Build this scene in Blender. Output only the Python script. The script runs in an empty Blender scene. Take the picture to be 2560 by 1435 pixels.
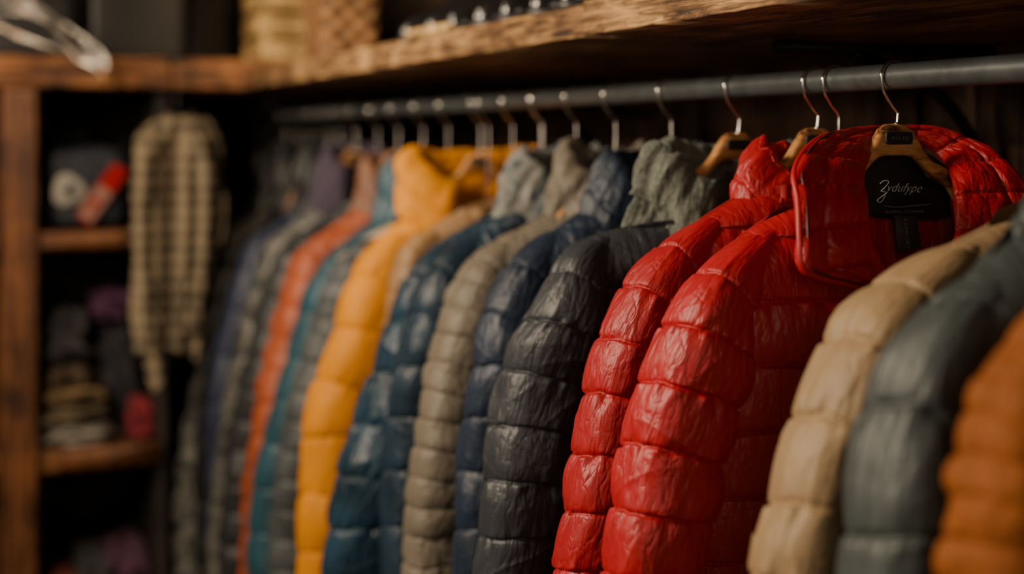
import bpy, math, random, numpy as np
from mathutils import Vector
F=3500.0; TH=math.atan(1495/3500.0); S=math.sin(TH); C=math.cos(TH); ZC=1.6; XR=1.205; HZ=350.0
RAILZ=ZC+0.085
scene=bpy.context.scene
col=scene.collection

# ------------------------------------------------------------------ helpers
def XZ(sx,sy,y):
    t=(sx-1280)/F
    X=y*(S+t*C)/(C-t*S); d=X*S+y*C
    return X,(HZ-sy)/F*d+ZC
def railY(sx):
    t=(sx-1280)/F
    return XR*(C-t*S)/(S+t*C)
def zat(sy,x,y):
    d=x*S+y*C; return (HZ-sy)/F*d+ZC
_tabs={}
def vnoise(x,y,seed=0):
    if seed not in _tabs: _tabs[seed]=np.random.RandomState(seed+11).rand(256,256)*2-1
    T=_tabs[seed]
    xi=np.floor(x).astype(int); yi=np.floor(y).astype(int)
    fx=x-xi; fy=y-yi; fx=fx*fx*(3-2*fx); fy=fy*fy*(3-2*fy)
    a=T[xi%256,yi%256]; b=T[(xi+1)%256,yi%256]; c=T[xi%256,(yi+1)%256]; d=T[(xi+1)%256,(yi+1)%256]
    return (a*(1-fx)+b*fx)*(1-fy)+(c*(1-fx)+d*fx)*fy
def raw_mesh(name,verts,faces4,uv=None,mat=None,smooth=True):
    me=bpy.data.meshes.new(name)
    verts=np.asarray(verts,dtype=np.float32).reshape(-1,3)
    faces4=np.asarray(faces4,dtype=np.int32)
    n=len(faces4)
    me.vertices.add(len(verts)); me.vertices.foreach_set('co',verts.ravel())
    me.loops.add(n*4); me.loops.foreach_set('vertex_index',faces4.ravel())
    me.polygons.add(n); me.polygons.foreach_set('loop_start',np.arange(0,n*4,4,dtype=np.int32))
    try: me.polygons.foreach_set('loop_total',np.full(n,4,dtype=np.int32))
    except Exception: pass
    me.update(calc_edges=True)
    if smooth: me.polygons.foreach_set('use_smooth',np.ones(n,dtype=bool))
    if uv is not None:
        l=me.uv_layers.new(name='UVMap'); l.data.foreach_set('uv',np.asarray(uv,dtype=np.float32)[faces4.ravel()].ravel())
    if mat: me.materials.append(mat)
    me.validate()
    return me
def grid_faces(nr,nc,closed=False,off=0):
    i=np.arange(nr-1)[:,None]; j=np.arange(nc if closed else nc-1)[None,:]
    j2=(j+1)%nc
    a=i*nc+j; b=i*nc+j2; c=(i+1)*nc+j2; d=(i+1)*nc+j
    return np.stack([a,b,c,d],-1).reshape(-1,4)+off
def obj(name,me,parent=None,loc=(0,0,0)):
    o=bpy.data.objects.new(name,me); col.objects.link(o)
    if parent: o.parent=parent
    o.location=loc
    return o
def empty(name,loc,label=None,cat=None,group=None):
    o=bpy.data.objects.new(name,None); o.empty_display_size=.05; col.objects.link(o); o.location=loc
    if label: o['label']=label
    if cat: o['category']=cat
    if group: o['group']=group
    return o
def tag(o,label,cat,group=None):
    o['label']=label; o['category']=cat
    if group: o['group']=group
    return o
def smooth_path(P,n):
    P=np.asarray(P,float)
    Q=np.vstack([2*P[0]-P[1],P,2*P[-1]-P[-2]])
    out=[]
    for i in range(1,len(Q)-2):
        for t in np.linspace(0,1,24,endpoint=False):
            p0,p1,p2,p3=Q[i-1],Q[i],Q[i+1],Q[i+2]
            out.append(.5*((2*p1)+(-p0+p2)*t+(2*p0-5*p1+4*p2-p3)*t*t+(-p0+3*p1-3*p2+p3)*t**3))
    out.append(P[-1]); out=np.array(out)
    L=np.r_[0,np.cumsum(np.linalg.norm(np.diff(out,axis=0),axis=1))]
    s=np.linspace(0,L[-1],n)
    return np.stack([np.interp(s,L,out[:,k]) for k in range(P.shape[1])],1),s
def tube_mesh(name,pts,r,n=10,mat=None,caps=True):
    pts=np.asarray(pts,float); m=len(pts)
    r=np.broadcast_to(np.asarray(r,float),(m,)).copy()
    T=np.gradient(pts,axis=0); T/=np.linalg.norm(T,axis=1)[:,None]+1e-12
    up=np.array([0,0,1.]) if abs(T[0,2])<.9 else np.array([0,1.,0])
    N=np.zeros_like(pts); v=up-T[0]*np.dot(up,T[0]); N[0]=v/np.linalg.norm(v)
    for i in range(1,m):
        v=N[i-1]-T[i]*np.dot(N[i-1],T[i]); N[i]=v/np.linalg.norm(v)
    B=np.cross(T,N)
    if caps:
        pts=np.vstack([pts[:1],pts,pts[-1:]]); r=np.r_[1e-5,r,1e-5]; N=np.vstack([N[:1],N,N[-1:]]); B=np.vstack([B[:1],B,B[-1:]])
    a=np.linspace(0,2*np.pi,n,endpoint=False)
    V=pts[:,None]+r[:,None,None]*(np.cos(a)[None,:,None]*N[:,None]+np.sin(a)[None,:,None]*B[:,None])
    return raw_mesh(name,V,grid_faces(len(pts),n,True),mat=mat)
def soft_box(name,sx,sy,sz,mat,p=.35,n=40,amp=0.0,freq=8,seed=1,layers=0):
    la=np.linspace(-np.pi/2,np.pi/2,n); lo=np.linspace(0,2*np.pi,2*n,endpoint=False)
    f=lambda a,e: np.sign(a)*np.abs(a)**e
    LA,LO=np.meshgrid(la,lo,indexing='ij')
    x=f(np.cos(LA),p)*f(np.cos(LO),p); y=f(np.cos(LA),p)*f(np.sin(LO),p); z=f(np.sin(LA),p)
    k=1+amp*vnoise(x*freq/3+5+z*freq/4,y*freq/3+9+z*freq/3,seed)
    if layers: k=k*(1-0.06*(1-np.abs(np.sin(np.pi*layers*(z+1)/2)))**3)
    V=np.stack([x*k*sx/2,y*k*sy/2,(z*(1+amp*.5*vnoise(x*3+3,y*3+2,seed+1))+1)*sz/2],-1)
    V[...,2]=np.maximum(V[...,2],0)
    return raw_mesh(name,V,grid_faces(n,2*n,True),mat=mat)
def board_mesh(name,x0,x1,y0,y1,z0,z1,mat,rough=.003,seed=0,res=.015):
    lx,ly,lz=x1-x0,y1-y0,z1-z0
    axis=int(np.argmax([lx,ly,lz])); L=[lx,ly,lz][axis]
    o=[a for a in range(3) if a!=axis]; dims=[lx,ly,lz]
    a_,b_=dims[o[0]]/2,dims[o[1]]/2; bev=min(a_,b_)*.10
    prof=[]
    def seg(p,q,n):
        for t in np.linspace(0,1,n,endpoint=False): prof.append([p[0]+(q[0]-p[0])*t,p[1]+(q[1]-p[1])*t])
    seg((-a_+bev,-b_),(a_-bev,-b_),8); seg((a_-bev,-b_),(a_,-b_+bev),2); seg((a_,-b_+bev),(a_,b_-bev),10); seg((a_,b_-bev),(a_-bev,b_),2)
    seg((a_-bev,b_),(-a_+bev,b_),8); seg((-a_+bev,b_),(-a_,b_-bev),2); seg((-a_,b_-bev),(-a_,-b_+bev),16); seg((-a_,-b_+bev),(-a_+bev,-b_),2)
    prof=np.array(prof); n=len(prof); m=max(3,int(L/res))
    t=np.linspace(0,L,m)
    V=np.zeros((m+2,n,3)); ce=[(x0+x1)/2,(y0+y1)/2,(z0+z1)/2]
    lo=[x0,y0,z0][axis]
    for k in range(m+2):
        kk=min(max(k-1,0),m-1); sc=1 if 0<k<m+1 else 1e-4
        tt=np.full(n,t[kk]); ii=np.arange(n)
        crack=np.clip(1-np.abs(vnoise(tt*4,ii*.55+.6*vnoise(tt*9,ii*0.,seed+4),seed+3))*6,0,1)
        na=rough*(.35*vnoise(tt*3,ii*.9+3,seed)+.5*vnoise(tt*22,ii*1.7,seed+1)-2.0*np.clip(vnoise(tt*13,ii*.35,seed+2)-.5,0,1)-1.0*crack)
        V[k,:,o[0]]=ce[o[0]]+(prof[:,0]+na*np.sign(prof[:,0]))*sc
        V[k,:,o[1]]=ce[o[1]]+(prof[:,1]+.2*na*np.sign(prof[:,1]))*sc
        V[k,:,axis]=lo+t[kk]
    return raw_mesh(name,V,grid_faces(m+2,n,True),mat=mat,smooth=res<.01)

# ------------------------------------------------------------------ materials
def newmat(name):
    m=bpy.data.materials.new(name); m.use_nodes=True
    nt=m.node_tree; b=nt.nodes['Principled BSDF']; return m,nt,b
def nn(nt,t,**k):
    n=nt.nodes.new(t)
    for a,v in k.items(): setattr(n,a,v)
    return n
def mapping(nt,src,scale,rot=0):
    mp=nn(nt,'ShaderNodeMapping'); mp.inputs['Scale'].default_value=scale; mp.inputs['Rotation'].default_value=(0,0,rot)
    nt.links.new(src,mp.inputs['Vector']); return mp.outputs[0]
def ramp(nt,fac,stops):
    r=nn(nt,'ShaderNodeValToRGB'); e=r.color_ramp.elements
    while len(e)<len(stops): e.new(.5)
    for i,(p,c) in enumerate(stops): e[i].position=p; e[i].color=(*c,1)
    nt.links.new(fac,r.inputs[0]); return r.outputs[0]
def math_(nt,op,a,b=None,c=None):
    n=nn(nt,'ShaderNodeMath',operation=op)
    for i,v in enumerate((a,b,c)):
        if v is None: continue
        if isinstance(v,(int,float)): n.inputs[i].default_value=v
        else: nt.links.new(v,n.inputs[i])
    return n.outputs[0]
def nylon(name,c,rough=.5,bump=.5,var=.25,pattern=None,c2=None,sheen=.2,spec=.4,iso=.05):
    m,nt,b=newmat(name); L=nt.links.new
    uv=nn(nt,'ShaderNodeTexCoord')
    def noise(vec,scale,det,dist,rgh=.5):
        n=nn(nt,'ShaderNodeTexNoise'); n.inputs['Scale'].default_value=scale; n.inputs['Detail'].default_value=det; n.inputs['Roughness'].default_value=rgh; n.inputs['Distortion'].default_value=dist
        L(vec,n.inputs['Vector']); return n.outputs['Fac']
    def ridge(n_,k,p):
        r=math_(nt,'ABSOLUTE',math_(nt,'SUBTRACT',n_,.5)); return math_(nt,'POWER',math_(nt,'MAXIMUM',math_(nt,'SUBTRACT',1,math_(nt,'MULTIPLY',r,k)),0),p)
    fine=noise(mapping(nt,uv.outputs['UV'],(100,1.5,1)),1,2.5,.4)
    r1=ridge(noise(mapping(nt,uv.outputs['UV'],(32,1.1,1)),1,2,.6),5,2)
    r3=ridge(noise(mapping(nt,uv.outputs['UV'],(52,2.2,1),.02),1,1.5,.8),6,2)
    r2=noise(uv.outputs['Object'],17,3,1.2)
    h=math_(nt,'MULTIPLY_ADD',r1,.34,fine)
    h=math_(nt,'MULTIPLY_ADD',r3,.18,h)
    h=math_(nt,'MULTIPLY_ADD',r2,iso*3,h)
    bp=nn(nt,'ShaderNodeBump'); bp.inputs['Strength'].default_value=bump; bp.inputs['Distance'].default_value=.0046
    L(h,bp.inputs['Height'])
    wv=nn(nt,'ShaderNodeTexNoise'); wv.inputs['Scale'].default_value=900; wv.inputs['Detail'].default_value=1
    L(uv.outputs['Object'],wv.inputs['Vector'])
    b2=nn(nt,'ShaderNodeBump'); b2.inputs['Strength'].default_value=.25; b2.inputs['Distance'].default_value=.001
    L(wv.outputs['Fac'],b2.inputs['Height']); L(bp.outputs[0],b2.inputs['Normal']); L(b2.outputs[0],b.inputs['Normal'])
    c=np.array(c); nz=nn(nt,'ShaderNodeTexNoise'); nz.inputs['Detail'].default_value=5
    nz.inputs['Scale'].default_value={'camo':26,'heather':120}.get(pattern,9)
    L(uv.outputs['Object'],nz.inputs['Vector'])
    cc=np.array(c2) if c2 is not None else c*(1-var)
    if pattern=='camo': st=[(.42,tuple(cc)),(.5,tuple(c)),(.58,tuple(c*.7))]
    elif pattern=='heather': st=[(.35,tuple(cc)),(.65,tuple(c))]
    else: st=[(.3,tuple(c*(1-var))),(.7,tuple(c*(1+var*.4)))]
    L(ramp(nt,nz.outputs['Fac'],st),b.inputs['Base Color'])
    b.inputs['Roughness'].default_value=rough
    b.inputs['Specular IOR Level'].default_value=spec
    b.inputs['Sheen Weight'].default_value=sheen; b.inputs['Sheen Roughness'].default_value=.4
    b.inputs['Sheen Tint'].default_value=(*np.clip(c*1.6+.02,0,1),1)
    return m
def plain(name,c,rough=.5,metal=0,bump=0,bs=60,spec=.5):
    m,nt,b=newmat(name); L=nt.links.new
    tc=nn(nt,'ShaderNodeTexCoord'); nz=nn(nt,'ShaderNodeTexNoise'); nz.inputs['Scale'].default_value=bs; nz.inputs['Detail'].default_value=4
    L(tc.outputs['Object'],nz.inputs['Vector'])
    c=np.array(c,float)
    L(ramp(nt,nz.outputs['Fac'],[(.3,tuple(c*.8)),(.7,tuple(np.clip(c*1.15,0,1)))]),b.inputs['Base Color'])
    b.inputs['Roughness'].default_value=rough; b.inputs['Metallic'].default_value=metal
    b.inputs['Specular IOR Level'].default_value=spec
    if bump:
        bp=nn(nt,'ShaderNodeBump'); bp.inputs['Strength'].default_value=bump; bp.inputs['Distance'].default_value=.004
        L(nz.outputs['Fac'],bp.inputs['Height']); L(bp.outputs[0],b.inputs['Normal'])
    return m
def wood(name,c1,c2,axis='y',rough=.5,bump=.5,plank=None,sc=1.0,grain=26,al=1.6):
    m,nt,b=newmat(name); L=nt.links.new
    tc=nn(nt,'ShaderNodeTexCoord')
    g=grain
    s={'x':(al,g,g),'y':(g,al,g),'z':(g,g,al)}[axis]
    v=mapping(nt,tc.outputs['Object'],tuple(k*sc for k in s))
    n1=nn(nt,'ShaderNodeTexNoise'); n1.inputs['Scale'].default_value=2.2; n1.inputs['Detail'].default_value=8; n1.inputs['Roughness'].default_value=.72; n1.inputs['Distortion'].default_value=.9
    L(v,n1.inputs['Vector'])
    n2=nn(nt,'ShaderNodeTexNoise'); n2.inputs['Scale'].default_value=7; n2.inputs['Detail'].default_value=6; L(tc.outputs['Object'],n2.inputs['Vector'])
    md=nn(nt,'ShaderNodeMath',operation='MULTIPLY_ADD'); md.inputs[1].default_value=.5; L(n2.outputs['Fac'],md.inputs[0]); L(n1.outputs['Fac'],md.inputs[2])
    c1=np.array(c1); c2=np.array(c2)
    L(ramp(nt,md.outputs[0],[(.62,tuple(c1*.12)),(.72,tuple(c1)),(.88,tuple(c2))]),b.inputs['Base Color'])
    h=md.outputs[0]
    if plank:
        sp=nn(nt,'ShaderNodeSeparateXYZ'); L(tc.outputs['Object'],sp.inputs[0])
        ax,w=plank
        q=nn(nt,'ShaderNodeMath',operation='PINGPONG'); q.inputs[1].default_value=w/2; L(sp.outputs[ax],q.inputs[0])
        g=nn(nt,'ShaderNodeMath',operation='LESS_THAN'); g.inputs[1].default_value=.005; L(q.outputs[0],g.inputs[0])
        k=nn(nt,'ShaderNodeMath',operation='MULTIPLY_ADD'); k.inputs[1].default_value=-3; L(g.outputs[0],k.inputs[0]); L(h,k.inputs[2]); h=k.outputs[0]
    bp=nn(nt,'ShaderNodeBump'); bp.inputs['Strength'].default_value=bump; bp.inputs['Distance'].default_value=.009
    L(h,bp.inputs['Height']); L(bp.outputs[0],b.inputs['Normal'])
    b.inputs['Roughness'].default_value=rough
    return m
def weave(name,c1,c2,sx=60,sz=60,rough=.7,lo=.3,hi=.65,bump=.6,op='MULTIPLY',ny=1.0):
    m,nt,b=newmat(name); L=nt.links.new
    tc=nn(nt,'ShaderNodeTexCoord'); sp=nn(nt,'ShaderNodeSeparateXYZ'); L(tc.outputs['Object'],sp.inputs[0])
    a=nn(nt,'ShaderNodeMath',operation='MULTIPLY_ADD'); a.inputs[1].default_value=ny; L(sp.outputs[1],a.inputs[0]); L(sp.outputs[0],a.inputs[2])
    f=[]
    for o,s in ((a.outputs[0],sx),(sp.outputs[2],sz)):
        q=nn(nt,'ShaderNodeMath',operation='MULTIPLY'); q.inputs[1].default_value=s; L(o,q.inputs[0])
        w=nn(nt,'ShaderNodeMath',operation='SINE'); L(q.outputs[0],w.inputs[0]); f.append(w.outputs[0])
    mu=nn(nt,'ShaderNodeMath',operation=op); L(f[0],mu.inputs[0]); L(f[1],mu.inputs[1])
    nz=nn(nt,'ShaderNodeTexNoise'); nz.inputs['Scale'].default_value=14; nz.inputs['Detail'].default_value=5; L(tc.outputs['Object'],nz.inputs['Vector'])
    ad=nn(nt,'ShaderNodeMath',operation='MULTIPLY_ADD'); ad.inputs[1].default_value=.3; L(mu.outputs[0],ad.inputs[0]); L(nz.outputs['Fac'],ad.inputs[2])
    L(ramp(nt,ad.outputs[0],[(lo,tuple(c1)),(hi,tuple(c2))]),b.inputs['Base Color'])
    bp=nn(nt,'ShaderNodeBump'); bp.inputs['Strength'].default_value=bump; bp.inputs['Distance'].default_value=.01
    L(mu.outputs[0],bp.inputs['Height']); L(bp.outputs[0],b.inputs['Normal'])
    b.inputs['Roughness'].default_value=rough
    return m

M_shelf=wood('shelf_wood',(.18,.085,.030),(.56,.32,.13),'y',.65,1.0,al=2.6,grain=30)
M_shelfx=wood('shelf_wood_side',(.17,.06,.017),(.36,.15,.045),'x',.5,.6)
M_postw=wood('post_wood',(.10,.034,.011),(.22,.08,.022),'z',.5,.5)
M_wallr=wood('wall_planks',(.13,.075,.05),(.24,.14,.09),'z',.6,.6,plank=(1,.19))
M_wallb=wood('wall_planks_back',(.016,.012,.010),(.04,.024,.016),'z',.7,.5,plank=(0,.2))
M_floor=wood('floor_planks',(.05,.026,.014),(.10,.055,.03),'y',.45,.3,plank=(0,.14))
M_ceil=plain('ceiling_paint',(.02,.015,.012),.9)
M_rail=plain('rail_black_steel',(.115,.128,.132),.42,.6,.15,40)
M_iron=plain('black_iron',(.02,.02,.02),.5,.5,.15,40)
M_steel=plain('polished_steel',(.90,.84,.76),.18,1)
M_wire=plain('dull_wire',(.60,.56,.50),.2,1)
M_hangw=wood('hanger_wood',(.30,.13,.042),(.48,.24,.085),'x',.32,.08,sc=2,grain=10)
M_black=plain('black_satin',(.010,.010,.011),.42,0,.1,80)
M_blackm=plain('black_plate',(.012,.011,.011),.5)
M_tag=plain('tag_black',(.022,.021,.021),.6)
M_thread=plain('grey_thread',(.60,.59,.56),.6)
M_threadd=plain('dim_thread',(.12,.115,.11),.6)
M_zip=plain('dark_red_zip',(.07,.004,.006),.45,0,.3,300)
M_zipb=plain('black_zip',(.01,.01,.011),.4,.3,.3,300)
M_leather=plain('black_leather',(.010,.009,.009),.15,0,.2,40)

# ------------------------------------------------------------------ room
def slab(name,x0,x1,y0,y1,z0,z1,mat,kind='structure'):
    V=[(x,y,z) for x in (x0,x1) for y in (y0,y1) for z in (z0,z1)]
    Fc=[(0,1,3,2),(4,6,7,5),(0,4,5,1),(2,3,7,6),(0,2,6,4),(1,5,7,3)]
    o=obj(name,raw_mesh(name,V,Fc,mat=mat,smooth=False)); o['kind']=kind; return o
XW=1.74; YB=5.75
slab('floor',-2.6,XW+.1,-1.2,YB+.1,-.1,0,M_floor)
slab('ceiling',-2.6,XW+.1,-1.2,YB+.1,2.9,3.0,M_ceil)
slab('wall_right',XW,XW+.1,-1.2,YB+.1,0,2.9,M_wallr)
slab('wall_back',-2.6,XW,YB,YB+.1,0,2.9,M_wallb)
for k,yy in enumerate((1.62,2.16,2.95,4.1)):
    slab('trim_%d'%(k+1),XW-.03,XW,yy-.05,yy+.05,0,ZC+.16,M_wallr)

SZ0=ZC+.165; SZ1=SZ0+.054; SX=.97
def thing(name,me,label,cat,group=None):
    o=obj(name,me); tag(o,label,cat,group); return o
G='rustic boards over the clothes rail'
thing('shelf_board',board_mesh('shelf_board',SX,XW,.1,1.985,SZ0,SZ1,M_shelf,.0038,3,.005),'thick worn rustic wooden shelf board above the clothes rail','shelf',G)
thing('shelf_board',board_mesh('shelf_board',SX+.004,XW,1.994,4.41,SZ0-.001,SZ1-.002,M_shelf,.0038,8,.005),'long worn rustic wooden shelf board carrying boots and baskets','shelf',G)
YU=4.42
thing('shelf_board',board_mesh('shelf_board',.745,XW,YU,YU+.62,SZ0-.005,SZ1+.035,M_shelfx,.003,5),'wooden corner shelf board joining the rail shelf and shelving unit','shelf',G)

unit=empty('shelving_unit',(.1,YU+.3,0),'tall open warm brown wooden shelving unit with stacked cubbies','shelf')
def part(name,me,parent):
    o=obj(name,me,parent); o.location=-Vector(parent.location); return o
part('top_board',board_mesh('top_board',-.9,.74,YU,YU+.62,SZ0-.005,SZ1+.035,M_shelfx,.003,5),unit)
def X_at(sx,y): return XZ(sx,0,y)[0]
part('upright',board_mesh('upright',X_at(5,YU),X_at(95,YU),YU+.01,YU+.6,0,SZ0-.006,M_postw,.002,6),unit)
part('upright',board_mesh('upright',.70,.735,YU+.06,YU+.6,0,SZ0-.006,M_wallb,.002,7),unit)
part('upright',board_mesh('upright',-.55,-.45,YU+.01,YU+.6,0,SZ0-.006,M_postw,.002,7),unit)
ZS=[]
for a,bb in ((580,622),(1125,1180)):
    ZS.append(zat(a,.5,YU))
    part('cubby_shelf',board_mesh('cubby_shelf',.345,.70,YU+.03,YU+.58,zat(bb,.5,YU),zat(a,.5,YU),M_postw,.002,a),unit)
    part('cubby_shelf',board_mesh('cubby_shelf',-.45,.235,YU+.03,YU+.58,zat(bb,.5,YU),zat(a,.5,YU),M_postw,.002,a),unit)
part('cubby_shelf',board_mesh('cubby_shelf',.345,.70,YU+.03,YU+.58,.06,.10,M_postw,.002,4),unit)
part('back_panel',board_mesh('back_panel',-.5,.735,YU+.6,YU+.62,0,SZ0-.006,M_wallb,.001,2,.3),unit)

# ------------------------------------------------------------------ clothes rail
rail=empty('clothes_rail',(XR,2.6,RAILZ),'long dark steel clothes rail fixed under the wooden shelf','rail')
me=tube_mesh('rail_tube',np.array([[0,y-2.6,0] for y in np.linspace(.15,5.74,60)]),.0175,32,M_rail); obj('rail_tube',me,rail)
for yy in (.7,3.15,4.3):
    pts,_=smooth_path([(XW-XR-.002,yy-2.6,-.02),(.28,yy-2.6,.0),(.1,yy-2.6,.02),(.012,yy-2.6,.018)],20)
    obj('rail_bracket',tube_mesh('rail_bracket',pts,.008,8,M_iron),rail)
def shelf_bracket(y):
    b=empty('shelf_bracket',(XW-.02,y,SZ0-.01),'dark iron bracket bracing the shelf against the plank wall','bracket','iron shelf brackets')
    p=[(0,0,-.28),(-.02,0,-.2),(-.12,0,-.08),(-.30,0,-.012)]
    pts,_=smooth_path(p,24); obj('brace',tube_mesh('brace',pts,.011,8,M_iron),b)
    obj('top_strap',tube_mesh('top_strap',[(-.45,0,-.004),(-.2,0,-.004),(-.005,0,-.004)],.010,8,M_iron),b)
for y in (1.90,3.4): shelf_bracket(y)

# ------------------------------------------------------------------ text
def text_mesh(name,body,size,mat,shear=0,spacing=1.0,ext=.0002,offset=0):
    t=bpy.data.curves.new(name,'FONT'); t.body=body; t.size=size; t.align_x='CENTER'; t.extrude=ext; t.shear=shear; t.space_character=spacing; t.offset=offset
    o=bpy.data.objects.new(name,t); col.objects.link(o)
    bpy.context.view_layer.update()
    me=bpy.data.meshes.new_from_object(o.evaluated_get(bpy.context.evaluated_depsgraph_get()))
    bpy.data.objects.remove(o); me.name=name; me.materials.clear(); me.materials.append(mat)
    return me

# ------------------------------------------------------------------ hangers
def hanger(y,ue=.19,ze=-.13,zt=.018,label='contoured wooden coat hanger with dark plate on the rail',text=False,x0=XR):
    h=empty('coat_hanger',(x0,y,ZC),label,'hanger','wooden hangers on the clothes rail')
    ze=min(ze,zt-.095)
    up=np.array([(0,zt+.004),(.016,zt+.003),(.026,zt-.003),(.034,zt-.015),(.045,zt-.032),(.058,zt-.046),(.09,zt-.058),(max(ue,.11),ze)])
    lo=up.copy(); lo[:,1]=[zt-.039,zt-.039,zt-.041,zt-.045,zt-.054,zt-.069,zt-.083,ze-.022]
    st=np.linspace(-ue,ue,121); n=20; V=np.zeros((123,n,3))
    aa=np.linspace(0,2*np.pi,n,endpoint=False)
    for i in range(123):
        k=min(max(i-1,0),120); u=st[k]; a=np.interp(abs(u),up[:,0],up[:,1]); b=np.interp(abs(u),lo[:,0],lo[:,1])
        f=abs(u)/ue; tv=.0085+.006*f**2; sc=1 if 0<i<122 else .02
        e=min(1,(1-f)*10+.35)
        cz=(a+b)/2; hz=(a-b)/2*e
        V[i,:,0]=u; V[i,:,1]=np.sign(np.sin(aa))*np.abs(np.sin(aa))**.7*tv*sc; V[i,:,2]=cz+np.sign(np.cos(aa))*np.abs(np.cos(aa))**.7*hz*sc
    obj('hanger_arms',raw_mesh('hanger_arms',V,grid_faces(123,n,True),mat=M_hangw),h)
    pl=soft_box('hanger_plate',.044,.004,.017,M_blackm,.3,16)
    p=obj('hanger_plate',pl,h,(0,-.0095,zt-.024))
    if text:
        to=obj('lettering',text_mesh('lettering','YTCAU',.0062,M_threadd,0,1.5),p,(0,-.0024,.006)); to.rotation_euler=(math.pi/2,0,0)
    rz=.085; R=.0205
    pts=[(.004,0,zt-.002)]
    if zt<0: pts.append((.006,0,0))
    pts+=[(.006,0,max(zt,0)+.02),(.005,0,rz-.048),(-.006,0,rz-.036),(-.018,0,rz-.018),(-R-.001,0,rz)]
    for a in np.radians([160,135,110,90,70,45,20,0,-20]): pts.append((R*math.cos(a),0,rz+R*math.sin(a)))
    pp,_=smooth_path(pts,70)
    obj('hook',tube_mesh('hook',pp,.0023,10,M_steel),h)
    obj('hook_collar',tube_mesh('hook_collar',[(.004,0,zt),(.004,0,zt+.006)],.004,12,M_steel),h)
    return h

# ------------------------------------------------------------------ jackets
def puff(q,ac,seed,A,wr,sp):
    s_=q*sp
    qq=q+.06*vnoise(ac*8,q*.8+3,seed)+.02*vnoise(ac*40,q*2,seed+5)
    f=qq-np.floor(qq); cell=np.floor(qq)
    base=(4*f*(1-f)+1e-6)**.40
    big=.60*vnoise(ac*9+cell*7.3,f*1.2+cell*3.1,seed+1)+.30*vnoise(ac*21+cell*5.3,f*1.2+cell*2.1,seed+8)
    edge=np.minimum(f,1-f); side=(f>.5)*31.7
    ln=.22+.17*vnoise(ac*33+cell*3,side+cell,seed+7)
    env=np.clip(edge/.04,0,1)*np.exp(-(edge/ln)**2)
    g=vnoise(ac*80+cell*13+side,f*.5+cell*5,seed+2); g2=vnoise(ac*48+cell*3+side+f*.8,f*.6+cell*2,seed+3)
    slant=vnoise(cell*3.3,cell*0,seed+12)
    fold=vnoise(ac*28+f*2.4*slant+cell*7,f*.9+cell*4,seed+4)
    rd=1-np.abs(vnoise(ac*17+f*3.0*slant+cell*5,f*.7+cell*6,seed+15)); rd=rd**6
    drape=vnoise(ac*10+s_*4,s_*3,seed+13)
    low=np.clip(base*1.1-.1,0,1)
    notch=np.exp(-(edge/.030)**2)
    return A*base*(1+big)+wr*env*(.9*g+.9*g2)+wr*(.40*fold+.35*rd)*low+.0045*drape-.0022*notch
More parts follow.
